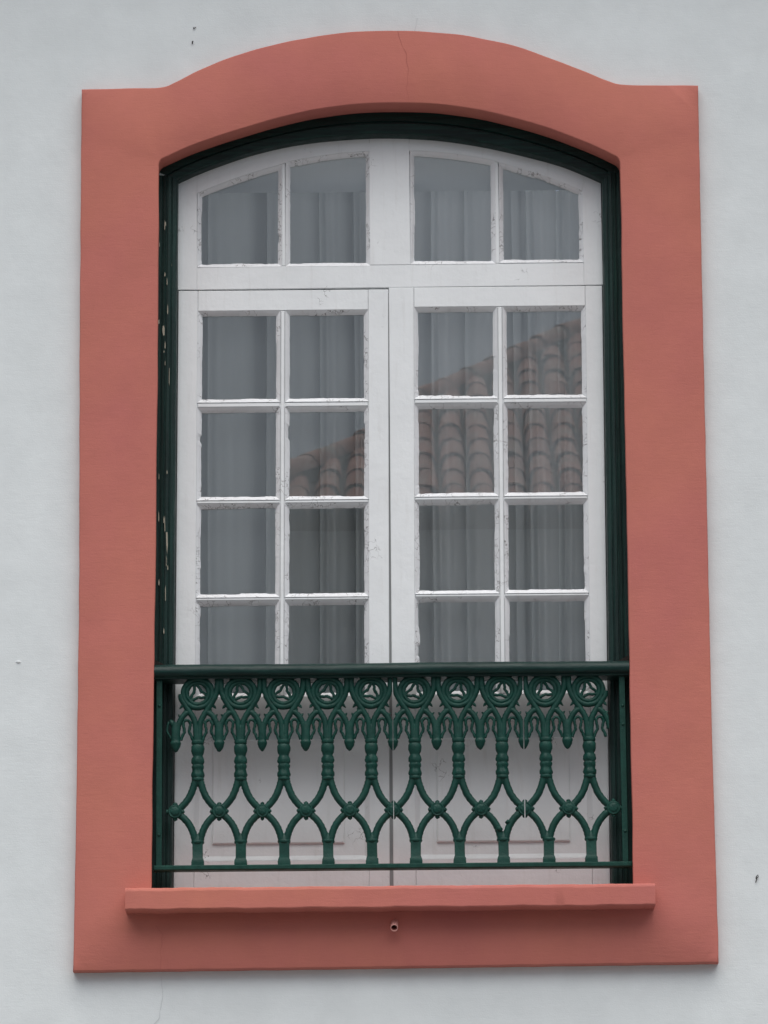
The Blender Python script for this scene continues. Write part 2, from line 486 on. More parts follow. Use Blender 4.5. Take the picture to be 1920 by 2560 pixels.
# room behind the window
def room():
    x0, x1, y0, y1, z0, z1 = -2.2, 2.2, .452, 4.5, Z0 - .1, Z0 + 2.6
    V = [(x0, y0, z0), (x1, y0, z0), (x1, y1, z0), (x0, y1, z0), (x0, y0, z1), (x1, y0, z1), (x1, y1, z1), (x0, y1, z1)]
    F = [(0, 1, 2, 3), (1, 5, 6, 2), (3, 2, 6, 7), (0, 3, 7, 4)]
    # unseen ceiling opening added to let in daylight that brightens the curtains
    a0, a1, b0, b1 = -1.7, 1.7, .9, 3.8
    V += [(a0, b0, z1), (a1, b0, z1), (a1, b1, z1), (a0, b1, z1)]
    F += [(4, 8, 9, 5), (5, 9, 10, 6), (6, 10, 11, 7), (7, 11, 8, 4)]
    o = mesh('room', V, F, 'room'); tag(o, kind='structure')
room()

# ------------------------------------------------------------------ coral surround, sill, spout
sur = thing('window_surround', 'coral painted plaster surround with arched raised top framing the window', 'surround', (0, 0, Z0 - .2))
o0 = wobble(resample(outer, 0.02), 0.0006)
i0 = wobble(resample(inner, 0.02), 0.0006)
V, F = ring_shell([(offset(o0, .004), -.035), (offset(o0, .0012), -.0335), (o0, -.030), (o0, .004)],
                  [(offset(i0, -.003), -.035), (offset(i0, -.0009), -.0342), (i0, -.0318), (offset(i0, -.004), .062)])
autosmooth(mesh('plaster_band', lift(V), F, 'coral', sur), 50)
hairline('crack', [(.036, 2.36), (.042, 2.33), (.055, 2.30), (.062, 2.24), (.058, 2.20), (.06, 2.16)], -.0356, 'crack', sur, .0010)
hairline('crack', [(-.62, -.085), (-.60, -.11), (-.606, -.15), (-.608, -.205)], -.0356, 'crack', sur, .0009)

def sill():
    # long plank-like ledge with softly worn, slightly uneven edges
    t = thing('window_sill', 'long coral painted ledge projecting below the green iron balustrade', 'sill', (0, 0, Z0 - .055))
    prof = [(.14, .0), (-.085, .003), (-.104, .001), (-.109, -.003), (-.111, -.008), (-.111, -.0525), (-.1102, -.0545), (-.108, -.0552), (-.03, -.057)]
    n = 120; V, F = [], []
    for i in range(n + 1):
        x = -.696 + (1.377) * i / n
        wv = 0.0007 * math.sin(x * 23) + 0.0006 * math.sin(x * 57 + 1) + rng.uniform(-.0003, .0003)
        for k, (y, h) in enumerate(prof):
            e = 0.003 if (i in (0, n) and 1 < k < 8) else 0.0
            V.append((x, y + e, h + wv * (1 if k > 2 else .6) + rng.uniform(-.0004, .0004) + Z0))
    m_ = len(prof)
    for i in range(n):
        for k in range(m_ - 1):
            a = i * m_ + k; F.append((a, a + m_, a + m_ + 1, a + 1))
    F.append(tuple(range(m_))); F.append(tuple(n * m_ + k for k in range(m_ - 1, -1, -1)))
    autosmooth(fixnormals(mesh('ledge', V, F, 'coral', t)), 18)
sill()

sp = thing('drain_spout', 'short pink drain pipe poking out of the surround under the sill', 'pipe', (.003, -.035, Z0 - .10))
V, F = [], []
sp_a, sp_b = Vector((.004, -.02, Z0 - .080)), Vector((.002, -.080, Z0 - .106))
ax = (sp_b - sp_a).normalized(); sx = Vector((1, 0, 0)); sy = ax.cross(sx).normalized(); sx = sy.cross(ax)
loops = [(sp_a, .0098), (sp_b - ax * .001, .0098), (sp_b, .0092), (sp_b, .0082), (sp_b - ax * .001, .0076), (sp_a + ax * .01, .0076)]
for c_, rr in loops:
    for k in range(24):
        a = 2 * math.pi * k / 24; V.append(c_ + sx * math.cos(a) * rr + sy * math.sin(a) * rr)
for i in range(len(loops) - 1):
    for k in range(24): F.append((i * 24 + k, i * 24 + (k + 1) % 24, (i + 1) * 24 + (k + 1) % 24, (i + 1) * 24 + k))
autosmooth(fixnormals(mesh('pipe', V, F, 'spout', sp)), 40)
V, F = lathe([(-.03, .0076), (-.031, .0001)], .0035, Z0 - .0865, 'Y', 16)
mesh('pipe_bore', V, F, 'dark', sp)

# ------------------------------------------------------------------ green wooden frame
fr = thing('window_frame', 'dark green wooden frame with fluted jambs, chipped paint, set inside the surround', 'frame', (0, .08, Z0))
# profile across the frame: u from the plaster (0) to the sash (1)
PROF_J = [(-.12, .080), (.10, .080), (.13, .085), (.17, .085), (.20, .078), (.34, .076), (.37, .082), (.42, .082), (.45, .076), (.62, .077), (.65, .083), (.69, .083), (.72, .079), (.90, .082), (.97, .087), (1.0, .094), (1.0, .16)]
PROF_H = [(-.10, .082), (.12, .080), (.42, .080), (.46, .085), (.50, .085), (.54, .079), (.90, .081), (.97, .085), (1.0, .092), (1.0, .16)]
def jamb(side):
    V, F = [], []; n = 40
    for i in range(n + 1):
        h = -.02 + (2.005) * i / n
        if side < 0: xo = -.617 - (1.99 - h) * .0075; xi = shear(-.572, h)
        else: xo = .633 - (1.98 - h) * .0025; xi = shear(.586, h)
        for (u_, y) in PROF_J:
            V.append((xo + (xi - xo) * u_, (y if u_ > .95 else .079 + (y - .079) * .55) - .02, min(h, 1.99) + Z0))
    k = len(PROF_J)
    for i in range(n):
        for j in range(k - 1):
            a = i * k + j; q = (a, a + 1, a + k + 1, a + k); F.append(q if side < 0 else q[::-1])
    mesh('jamb', V, F, 'green_wood', fr)
jamb(-1); jamb(1)
V, F = [], []; n = 60; k = len(PROF_H)
for i in range(n + 1):
    t = i / n; xo = -.626 + 1.266 * t; xi = shear(-.572, 1.97) + (1.158) * t
    ho = (in_top(min(max(xo, -.617), .633))) + .006; hi = white_top(xi)
    for (u_, y) in PROF_H: V.append((xo + (xi - xo) * u_, y - .0215, ho + (hi - ho) * u_ + Z0))
for i in range(n):
    for j in range(k - 1):
        a = i * k + j; F.append((a, a + 1, a + k + 1, a + k))
autosmooth(fixnormals(mesh('head', V, F, 'green_head', fr)), 30)
# small bare chips on the jamb where the paint has come off
def chip(pts, y):
    y -= .02
    V = [(x, y, h + Z0) for x, h in pts]
    mesh('paint_chip', V + [(v[0], y + .004, v[2]) for v in V], [tuple(range(len(V)))] + [(i, i + len(V), (i + 1) % len(V) + len(V), (i + 1) % len(V)) for i in range(len(V))], 'chip', fr)
M['chip'] = plain("bare_primer", (0.42, 0.41, 0.33), 0.8, 0.2, 200, 0.4, 0.001, 0.15)
chip([(-.610, 1.558), (-.607, 1.560), (-.605, 1.552), (-.605, 1.532), (-.609, 1.532), (-.611, 1.548)], .0775)
chip([(-.622, 1.575), (-.6195, 1.577), (-.619, 1.566), (-.622, 1.564)], .0785)
chip([(-.6075, 1.489), (-.6045, 1.489), (-.6045, 1.484), (-.6075, 1.484)], .0775)
chip([(-.600, .985), (-.596, .985), (-.595, .95), (-.597, .925), (-.599, .95)], .0755)
chip([(-.6045, 1.02), (-.603, 1.03), (-.602, .99), (-.6035, .985)], .0745)
chip([(-.5925, 1.44), (-.5915, 1.44), (-.5915, 1.39), (-.593, 1.40)], .0755)
chip([(-.602, .83), (-.6005, .84), (-.6, .80), (-.6015, .795)], .0745)
chip([(-.604, 1.85), (-.602, 1.852), (-.6015, 1.842), (-.604, 1.838)], .0745)

q_ = random.Random(21)
for _ in range(16):                 # ragged flakes along the plaster side of the jamb
    xx = q_.choice((-.618, -.604, -.597)) + q_.uniform(-.002, .002); hh = q_.choice((q_.uniform(.62, 1.15), q_.uniform(1.3, 1.9))); w_ = q_.uniform(.0007, .0016); l_ = q_.uniform(.006, .026)
    chip([(xx - w_, hh), (xx, hh - l_ * .2), (xx + w_, hh + l_ * .1), (xx + w_ * .6, hh + l_ * .7), (xx - w_ * .3, hh + l_), (xx - w_ * .8, hh + l_ * .5)], .0752)

# ------------------------------------------------------------------ white joinery
YF, YG = .100, .1145        # front of the sashes, front of the glass
def jagged(n, amp):
    """putty edge: slow wave, small steps where flakes broke off"""
    out = []; step = 0; hold = 0
    ph = rng.uniform(0, 6)
    for i in range(n + 1):
        if hold <= 0:
            step = rng.choice((0, 0, .0004, -.0005, .0007, -.0009)) * amp
            if rng.random() < 0.03: step = -.0026 * amp
            hold = rng.randint(2, 14)
        hold -= 1
        out.append(step + 0.0003 * amp * math.sin(i * .21 + ph) + rng.uniform(-.0003, .0003) * amp)
    return out

def pane_with_putty(parent, x0, x1, h0, h1, top=None, bevel=.012, yaw=0.0, amp=1.0):
    """glass between x0..x1, h0..h1 (top: optional curve) with a sloping putty fillet around it"""
    g = .004
    if top is None:
        gp = [(x0 - g, h0 - g), (x1 + g, h0 - g), (x1 + g, h1 + g), (x0 - g, h1 + g)]
    else:
        xs = np.linspace(x1 + g, x0 - g, 14)
        gp = [(x0 - g, h0 - g), (x1 + g, h0 - g)] + [(x, top(x) + g) for x in xs]
    n = len(gp); cx = shear((x0 + x1) / 2, h0)
    V = [(shear(x, h), YG + (shear(x, h) - cx) * math.tan(yaw), h + Z0) for x, h in gp]
    V += [(v[0], v[1] + .004, v[2]) for v in V]
    F = [tuple(range(n)), tuple(range(2 * n - 1, n - 1, -1))] + [(i, i + n, (i + 1) % n + n, (i + 1) % n) for i in range(n)]
    p = mesh('pane', V, F, 'glass', parent)
    # putty: outer loop at the sash face, inner ragged loop on the glass
    seg = .006; V, F = [], []
    def side(a, b, nrm, a2, b2, am, curve=None):
        """a,b glass corners; a2,b2 outer corners"""
        L = (Vector(b) - Vector(a)).length; k = max(4, int(L / seg)); jg = jagged(k, am)
        base = len(V)
        for i in range(k + 1):
            t = i / k
            q = Vector(a).lerp(Vector(b), t); o = Vector(a2).lerp(Vector(b2), t)
            if curve: q.y = curve(q.x); o.y = curve(o.x) + bevel
            e = 0 if i in (0, k) else jg[i]
            q = q + Vector(nrm) * e
            mid = o.lerp(q, .5)
            for (pt, y) in ((o, YF + .0006), (mid, YF + (YG - YF) * .40), (q, YG - .0018), (q, YG + .0005)):
                V.append((shear(pt.x, pt.y), y, pt.y + Z0))
        for i in range(k):
            for j in range(3):
                c = base + i * 4 + j; F.append((c, c + 4, c + 5, c + 1))
    b = bevel
    hl, hr = (h1, h1) if top is None else (top(x0), top(x1))
    ol, orr = (h1 + b, h1 + b) if top is None else (top(x0 - b) + b, top(x1 + b) + b)
    side((x0, h0), (x1, h0), (0, 1), (x0 - b, h0 - b), (x1 + b, h0 - b), 1.3 * amp)
    side((x1, h0), (x1, hr), (-1, 0), (x1 + b, h0 - b), (x1 + b, orr), 1.0 * amp)
    side((x1, hr), (x0, hl), (0, -1), (x1 + b, orr), (x0 - b, ol), .8 * amp, top)
    side((x0, hl), (x0, h0), (1, 0), (x0 - b, ol), (x0 - b, h0 - b), 1.2 * amp)
    fixn = mesh('putty', V, F, 'putty', p)
    return p

def leaf(label, xo, xi, cols, rows, hb, top, panel, recess, inner_left, yaws):
    """one tall casement: stiles, rails, glazing bars, eight panes, one raised panel. xo<xi"""
    t = thing('casement', label, 'window leaf', ((xo + xi) / 2, YF, Z0))
    b = .012
    gl, gr_ = cols[0][0] - b, cols[1][1] + b           # glazed opening
    def part(name, *a, c=.0014):
        V, F = cbox(*a, c=c); return mesh(name, V, F, 'white', t)
    y1 = .140
    gap = .0045 * (1 if inner_left else 0)
    V, F = cbox(xo, gl, YF, y1, hb, top)
    if inner_left:     # meeting edge opens a little towards the bottom
        V = [Vector((v.x + (.0085 * max(0, (1.2 - (v.z - Z0))) / 1.2 if abs(v.x - shear(xo, v.z - Z0)) < .004 else 0), v.y, v.z)) for v in V]
    mesh('stile', V, F, 'white', t)
    part('stile', gr_, xi, YF, y1, hb, top)
    e = .0006
    part('top_rail', gl + e, gr_ - e, YF + .0007, y1, rows[0][1] + b, top)
    part('middle_rail', gl + e, gr_ - e, YF + .0007, y1, recess[3], rows[3][0] - b)
    part('bottom_rail', gl + e, gr_ - e, YF + .0007, y1, hb, recess[2])
    part('glazing_bar', cols[0][1] + b, cols[1][0] - b, YF + .0012, .128, rows[3][0] - b, rows[0][1] + b, c=.003)
    for i in range(3):
        for c_ in (0, 1):
            part('glazing_bar', cols[c_][0] - b, cols[c_][1] + b, YF + .0018, .128, rows[i + 1][1] + b, rows[i][0] - b, c=.003)
    for i, (h0, h1) in enumerate(rows):
        for c_ in (0, 1):
            pane_with_putty(t, cols[c_][0], cols[c_][1], h0, h1, yaw=yaws[c_] + rng.uniform(-.0005, .0005))
    # raised panel
    x0, x1, h0, h1 = recess; x0, x1 = gl - .001, gr_ + .001; px0, px1, ph0, ph1 = panel
    loops = [((x0, x1, h0, h1), YF + .0012), ((x0 + .003, x1 - .003, h0 + .003, h1 - .003), YF + .003), ((x0 + .013, x1 - .013, h0 + .013, h1 - .013), YF + .011),
             ((px0, px1, ph0, ph1), YF + .012), ((px0 + .001, px1 - .001, ph0 + .001, ph1 - .001), YF + .006), ((px0 + .004, px1 - .004, ph0 + .004, ph1 - .004), YF + .0045)]
    V, F = [], []
    for (a, b_, c_, d), y in loops:
        for x, h in ((a, c_), (b_, c_), (b_, d), (a, d)): V.append((shear(x, h), y, h + Z0))
    for i in range(len(loops) - 1):
        for k in range(4): F.append((i * 4 + k, i * 4 + (k + 1) % 4, (i + 1) * 4 + (k + 1) % 4, (i + 1) * 4 + k))
    F.append(tuple(len(V) - 4 + k for k in range(4)))
    mesh('panel', V, F, 'white', t)
    return t

L = leaf('white glazed casement leaf with plain grey curtain behind most panes, faint roof reflection', -.5705, .0014,
     [(-.505, -.304), (-.267, -.065)], [(1.366, 1.599), (1.094, 1.328), (.826, 1.060), (.554, .793)], .004, 1.6682,
     (-.470, -.118, .147, .428), (-.527, -.055, .102, .470), False, (-.021, -.0085))
Rr = leaf('white glazed casement leaf whose panes mirror rows of red roof tiles', .0028, .5845,
     [(.083, .286), (.324, .526)], [(1.371, 1.605), (1.099, 1.334), (.831, 1.065), (.556, .798)], .004, 1.6728,
     (.127, .481, .147, .428), (.069, .531, .102, .470), True, (0.0, 0.0))
V, F = cbox(-.03, .04, .1085, .15, .004, 1.66, .0005)
mesh('rebate_strip', V, F, 'rebate', L)

def fanlight():
    t = thing('fanlight', 'white arched fanlight with four curved-top panes above the casement leaves', 'fanlight', (0, YF, Z0 + 1.68))
    b = .012
    cols = [(-.508, -.300), (-.267, -.059), (.074, .283), (.317, .523)]
    hb = [1.747, 1.747, 1.750, 1.752]
    def slab(name, xa, xb, lo, hi, y0=YF, c=.0014, n=16):
        """upright slab whose bottom/top follow functions of x"""
        V, F = [], []
        xs = np.linspace(xa, xb, n)
        rings = []
        for (cc, y) in ((c, y0), (0, y0 + c), (0, .135)):
            st = len(V)
            for x in xs: V.append((shear(x, 1.7), y, lo(x) + cc + Z0))
            for x in xs[::-1]: V.append((shear(x, 1.7), y, hi(x) - cc + Z0))
            rings.append(st)
        m_ = 2 * n
        for i in range(n - 1):
            F.append((i, i + 1, m_ - 2 - i, m_ - 1 - i))
        for q in (0, 1):
            for i in range(m_):
                j = (i + 1) % m_; F.append((rings[q] + i, rings[q + 1] + i, rings[q + 1] + j, rings[q] + j))
        mesh(name, V, F, 'white', t)
    K = lambda v: (lambda x: v)
    bot = lambda x: 1.6712 + .004 * (x + .57) / 1.15
    rt = lambda x: 1.735 + .004 * (x + .57) / 1.15
    pt = lambda x: pane_top(x) + b
    wt = lambda x: white_top(x) + .004
    slab('stile', -.5715, cols[0][0] - b, bot, wt, YF + .0002)
    slab('stile', cols[3][1] + b, .5855, bot, wt, YF + .0002)
    slab('bottom_rail', cols[0][0] - b + .0005, cols[3][1] + b - .0005, bot, rt, YF + .001)
    slab('mullion', cols[1][1] + b, cols[2][0] - b, rt, wt, YF + .0003)
    slab('arched_rail', cols[0][0] - b + .0005, cols[1][1] + b - .0005, pt, wt, YF + .0012, n=24)
    slab('arched_rail', cols[2][0] - b + .0005, cols[3][1] + b - .0005, pt, wt, YF + .0012, n=24)
    slab('glazing_bar', cols[0][1] + b, cols[1][0] - b, rt, pt, YF + .002, .003)
    slab('glazing_bar', cols[2][1] + b, cols[3][0] - b, rt, pt, YF + .002, .003)
    for (x0, x1), h in zip(cols, hb): pane_with_putty(t, x0, x1, h, 2, top=pane_top, yaw=rng.uniform(-.001, .001))
fanlight()

# ------------------------------------------------------------------ curtains and pelmet
def curtain(label, xa, xb, pleats, mat, y0=.215, hb=.05, ht=1.986, slant=(0, 0), wave=.012):
    """pleats: [(x, width)] places where the cloth doubles back on itself; between them it swells softly"""
    path = [(xa, y0 + .006)]
    for i, (x, w_) in enumerate(pleats):
        px = path[-1][0]
        if x - w_ / 2 - px > .03:
            m_ = (px + x - w_ / 2) / 2; path += [(px * .6 + m_ * .4, y0 - .004), (m_, y0 + wave * .5), (m_ * .45 + (x - w_ / 2) * .55, y0 - .003)]
        path += [(x + w_ / 2 - .002, y0 - .002), (x + w_ / 2, y0 + .004), (x + w_ / 2 - .003, y0 + .010), (x - w_ / 2 + .003, y0 + .014),
                 (x - w_ / 2, y0 + .019), (x - w_ / 2 + .003, y0 + .023), (x + w_ / 2 + .008, y0 + .020)]
    path.append((xb, y0 + .004))
    c = catmull(path, 9)
    seg = np.r_[0, np.cumsum(np.hypot(*np.diff(c, axis=0).T))]
    nx, nh = 240, 18
    t = np.linspace(0, seg[-1], nx); xs = np.interp(t, seg, c[:, 0]); ys = np.interp(t, seg, c[:, 1])
    V, F = [], []; ph = rng.uniform(0, 6)
    for j in range(nh + 1):
        h = hb + (ht - hb) * j / nh; k = h - 1.2
        for x, y in zip(xs, ys):
            tt = (x - xa) / (xb - xa); sl = slant[0] * (1 - tt) + slant[1] * tt
            V.append((shear(x, h) - sl * k + .003 * math.sin(h * 2.1 + ph + x * 9), y + (y - y0) * (-.25 * k) + .0016 * math.sin(x * 70 + h * 1.1 + ph), h + Z0))
    for j in range(nh):
        for i in range(nx - 1):
            a = j * nx + i; F.append((a, a + 1, a + nx + 1, a + nx))
    o = mesh('curtain', V, F, mat, None, True, origin=((xa + xb) / 2, y0, Z0 + hb))
    return tag(o, label, 'curtain', None)

curtain('smooth dark grey curtain with broad soft pleats behind the plain-curtained leaf', -.62, .004,
        [(-.498, .014), (-.352, .034), (-.196, .014), (-.105, .024), (-.02, .02)], 'curtain_a', slant=(.010, 0))
curtain('pale grey curtain with a few creases behind the tile-mirroring leaf', -.004, .374,
        [(.110, .022), (.206, .014), (.336, .014)], 'curtain_b', slant=(0, .010))
curtain('narrow pale curtain strip with upright pleats beside the jamb', .366, .63,
        [(.379, .011), (.458, .006), (.528, .014)], 'curtain_b', y0=.222, slant=(.010, -.03))
def valance():
    V, F = [], []; nx, nh = 160, 5
    for j in range(nh + 1):
        h = 1.968 + .33 * j / nh
        for i in range(nx + 1):
            x = -.66 + 1.32 * i / nx
            V.append((x, .176 + .0015 * math.sin(x * 22) + .0008 * math.sin(x * 61 + 1), h + Z0))
    for j in range(nh):
        for i in range(nx):
            a = j * (nx + 1) + i; F.append((a, a + 1, a + nx + 2, a + nx + 1))
    o = mesh('valance', V, F, 'valance', None, True, origin=(0, .176, Z0 + 1.968))
    tag(o, 'plain pale valance hiding the curtain tops behind the fanlight', 'valance')
M['valance'] = curtain_mat("pale_valance", (0.82, 0.84, 0.835))
valance()

# ------------------------------------------------------------------ balustrade
bal = thing('balustrade', 'green cast iron balustrade with scroll rings and rosettes across the window foot', 'balustrade', (0, 0, Z0 + .06))
prof = [(.0575, .611), (-.012, .609), (-.022, .606), (-.029, .600), (-.0325, .592), (-.0325, .585), (-.029, .578), (-.023, .5745), (-.019, .5735), (-.017, .5695), (.0575, .5695)]
V, F = [], []; n = 50
for i in range(n + 1):
    x = -.6285 + 1.2585 * i / n; dz = .0006 * math.sin(x * 9) + (.001 * (x + .6) / 1.2)
    for y, h in prof: V.append((x, y + .0004 * math.sin(x * 31 + h * 200), h + dz + Z0))
k = len(prof)
for i in range(n):
    for j in range(k):
        a = i * k + j; b2 = i * k + (j + 1) % k; F.append((a, a + k, b2 + k, b2))
F.append(tuple(range(k))); F.append(tuple(n * k + j for j in range(k)))
autosmooth(fixnormals(mesh('handrail', V, F, 'green_rail', bal)), 35)
V, F = cbox(-.6285, .6285, -.016, .016, .0595, .0735, .003, False)
mesh('lower_rail', V, F, 'green_iron', bal)
for sgn, xa in ((-1, -.6215), (1, .6030)):
    V, F = cbox(xa, xa + .0155, -.008, -.003, .0738, .5693, .001, False)
    st = mesh('side_strap', V, F, 'green_iron', bal)
    for h in ((.50, .155) if sgn < 0 else (.49, .44, .155)):
        V, F = lathe([(-.0055, .0042), (-.0095, .0040), (-.0108, .0028), (-.0112, .0002)], xa + .0078 + rng.uniform(-.001, .001), Z0 + h, 'Y', 12)
        fixnormals(mesh('screw', V, F, 'green_iron', st, True))
    # dark wedge painted as the shadow in the broken plaster hole above the handrail
    xe = -.629 if sgn < 0 else .6315
    V = [(xe, .02, .608 + Z0), (xe - sgn * .042, .02, .608 + Z0), (xe - sgn * .026, .03, .619 + Z0), (xe, .03, .633 + Z0)]
    V += [(x, .0585, z) for x, y, z in V]
    fixnormals(mesh('socket_shade', V, [(0, 1, 2, 3), (4, 7, 6, 5), (0, 4, 5, 1), (1, 5, 6, 2), (2, 6, 7, 3), (3, 7, 4, 0)], 'dark', bal))

YB = 0.0
def lumpy(V, amp, sd):
    q = random.Random(sd); ph = [q.uniform(0, 6) for _ in range(6)]
    return [Vector((v[0] + amp * math.sin(v[2] * 610 + ph[0] + v[1] * 300), v[1] + amp * math.sin(v[2] * 520 + ph[1] + v[0] * 700), v[2] + amp * .6 * math.sin(v[0] * 700 + ph[2]))) for v in V]

def p3(pts, mx=1): return [(x * mx, YB, h + Z0) for x, h in pts]
STEM = [(.0035, .402), (.0045, .425), (.0062, .452), (.013, .470), (.0235, .487), (.036, .507), (.0465, .527), (.0515, .548), (.0525, .575)]
BRANCH = [(.0205, .483), (.0300, .481), (.0400, .4715), (.0475, .4585), (.0520, .445), (.0540, .430)]
KEY = [(-.0155, .408), (-.0115, .420), (-.0068, .4285), (-.0068, .4365), (-.0092, .4475), (-.0085, .4545), (-.0050, .4600), (0, .4618)]
KEY = KEY + [(-x, h) for x, h in KEY[:-1][::-1]]
ARC_U = [(.0060, .301), (.0092, .290), (.0135, .276), (.0215, .257), (.0330, .2405), (.0455, .2275), (.0560, .2190)]
ARC_L = [(.0560, .2160), (.0470, .2090), (.0350, .1985), (.0245, .1860), (.0160, .1710), (.0105, .1560), (.0068, .1400)]
PENDANT = [(.456, .0095), (.440, .0114), (.420, .0120), (.408, .0120), (.4045, .0124), (.4030, .0138), (.3990, .0142), (.3965, .0134), (.3900, .0118), (.3830, .0082), (.3780, .0045), (.3760, .0008)]
SHAFT = [(.408, .0120), (.4075, .0155), (.4045, .0166), (.4000, .0166), (.3972, .0158), (.3958, .0140), (.3945, .0152), (.3905, .0172), (.3850, .0178), (.3780, .0174), (.3715, .0155), (.3670, .0134), (.3640, .0130), (.3610, .0142), (.3560, .0158), (.3510, .0164), (.3465, .0158), (.3440, .0146), (.3428, .0140), (.3405, .0152), (.3370, .0158), (.3330, .0152), (.3290, .0136), (.3240, .0140), (.3190, .0158), (.3140, .0168), (.3095, .0160), (.3078, .0148), (.3062, .0160), (.3020, .0164), (.2990, .0150), (.2975, .0120)]
def clampx(V, lo, hi): return [Vector((min(max(v[0], lo), hi), v[1], v[2])) for v in V]

def ring_geo(mirror):
    parts = []
    c = Vector((0, YB, .5335 + Z0))
    def circ(Rr_, n, a0=0, a1=2 * math.pi): return [c + Vector((math.cos(a0 + (a1 - a0) * i / n) * Rr_, 0, math.sin(a0 + (a1 - a0) * i / n) * Rr_)) for i in range(n + 1)]
    parts.append(tube(circ(.0385, 36), .0074, 8, 1.1))
    parts.append(tube(circ(.0288, 30), .0060, 8, 1.0))
    for q in range(3):
        base = rad(95 + 120 * q); pts = []
        for (a, rr) in ((8, .0275), (0, .0225), (-22, .0155), (-55, .0105), (-82, .0135), (-98, .0190), (-110, .0245), (-118, .0280)):
            an = base + rad(a); x = math.cos(an) * rr
            pts.append((x * mirror, YB, .5335 + math.sin(an) * rr + Z0))
        parts.append(tube(smooth_path(pts, 3), .0040, 8, 1.1))
        # leaf bulb inside each lobe
        an = base + rad(-40); pts = [(math.cos(an + d) * rr * mirror, YB, .5335 + math.sin(an + d) * rr + Z0) for d, rr in ((.05, .0285), (.0, .0255), (-.05, .0240))]
        parts.append(tube(pts, [.0055, .0046, .0018], 8, 1.2))
    return join(*parts)

def stem_geo(sides, short=0):
    parts = []
    for s_ in sides:
        path_ = STEM if s_ != short else STEM[:6] + [(.0435, .520), (.0440, .531)]
        parts.append(tube(smooth_path(p3(path_, s_), 4), [.0080] * (len(path_) * 4 - 3), 10, 1.0))
        br = smooth_path(p3(BRANCH, s_), 4); parts.append(tube(br, .0076, 10, 1.0))
        for (x, h, dx, dh) in ((.0440, .497, .007, -.008), (.0485, .474, .006, .006), (.0345, .487, .003, .007)):    # leaf barbs
            a = Vector((x * s_, YB, h + Z0)); parts.append(tube([a - Vector((dx * s_, 0, dh)) * .6, a, a + Vector((dx * s_, 0, dh)) * .6], [.0042, .0036, .0012], 6))
        kc = .0290
        parts.append(tube(smooth_path([(kc * s_ + x, YB - .001, h + Z0) for x, h in KEY], 3), .0040, 8, 1.2))
        # webs from the keyhole to stem and branch
        for (xa, ha, xb, hb_) in ((kc - .008, .452, .0125, .458), (kc + .008, .452, .0475, .452)):
            parts.append(tube([(xa * s_, YB, ha + Z0), ((xa + xb) / 2 * s_, YB, (ha + hb_) / 2 + .001 + Z0), (xb * s_, YB, hb_ + Z0)], .0034, 6, 1.2))
    # throat joining the two stems above the shaft
    parts.append(tube([(0, YB, .400 + Z0), (0, YB, .425 + Z0), (0, YB, .446 + Z0), (0, YB, .456 + Z0)], [.0105, .0090, .0078, .003], 12, .8))
    return join(*parts)

def shaft_geo():
    V, F = lathe([(h + Z0, rr) for h, rr in SHAFT], 0, YB, 'Z', 20, .85)
    # leaf folds on the bulbs
    W_ = []
    for v in V:
        h = v.z - Z0; a = math.atan2(v.y - YB, v.x)
        k = 1.0
        if .345 < h < .362: k += .10 * math.cos(4 * a + .8)
        if .309 < h < .341: k += .09 * math.cos(6 * a + (h - .32) * 90)
        W_.append(Vector((v.x * k, YB + (v.y - YB) * k, v.z)))
    return W_, F

def foot_geo():
    collar = lathe([(.1405 + Z0, .0118), (.1400 + Z0, .0158), (.1370 + Z0, .0172), (.1335 + Z0, .0168), (.1310 + Z0, .0150), (.1300 + Z0, .0120)], 0, YB, 'Z', 18, .85)
    def sq(h, a, b): return [(-a, YB - b, h + Z0), (a, YB - b, h + Z0), (a, YB + b, h + Z0), (-a, YB + b, h + Z0)]
    lv = [sq(.133, .0134, .0110), sq(.094, .0134, .0110), sq(.090, .0142, .0118), sq(.0865, .0160, .0132), sq(.080, .0166, .0138), sq(.0775, .0166, .0138), sq(.0725, .0166, .0138)]
    V, F = [Vector(p) for q in lv for p in q], []
    for i in range(len(lv) - 1):
        for k in range(4): F.append((i * 4 + k, i * 4 + (k + 1) % 4, (i + 1) * 4 + (k + 1) % 4, (i + 1) * 4 + k))
    F.append((0, 1, 2, 3)); F.append(tuple(len(V) - 4 + k for k in range(4)))
    return join(collar, (V, F))

def rosette_geo():
    hz = .2170 + Z0
    parts = [lathe([(.010, .010), (.006, .0175), (-.004, .0188), (-.0105, .0182), (-.0120, .0164), (-.0112, .0136), (-.0114, .0122), (-.0134, .0110), (-.0142, .007), (-.0144, .0003)], 0, hz, 'Y', 22)]
    for a in (0, 90, 180, 270):
        cx, cz = math.cos(rad(a)), math.sin(rad(a))
        parts.append(tube([(cx * .012, YB - .001, hz + cz * .012), (cx * .0185, YB - .002, hz + cz * .0185), (cx * .0222, YB - .002, hz + cz * .0222), (cx * .0246, YB - .001, hz + cz * .0246)], [.0045, .0066, .0058, .0020], 8))
    return join(*parts)

def pendant_geo():
    return lathe([(h + Z0, rr) for h, rr in PENDANT], 0, YB, 'Z', 18, .85)

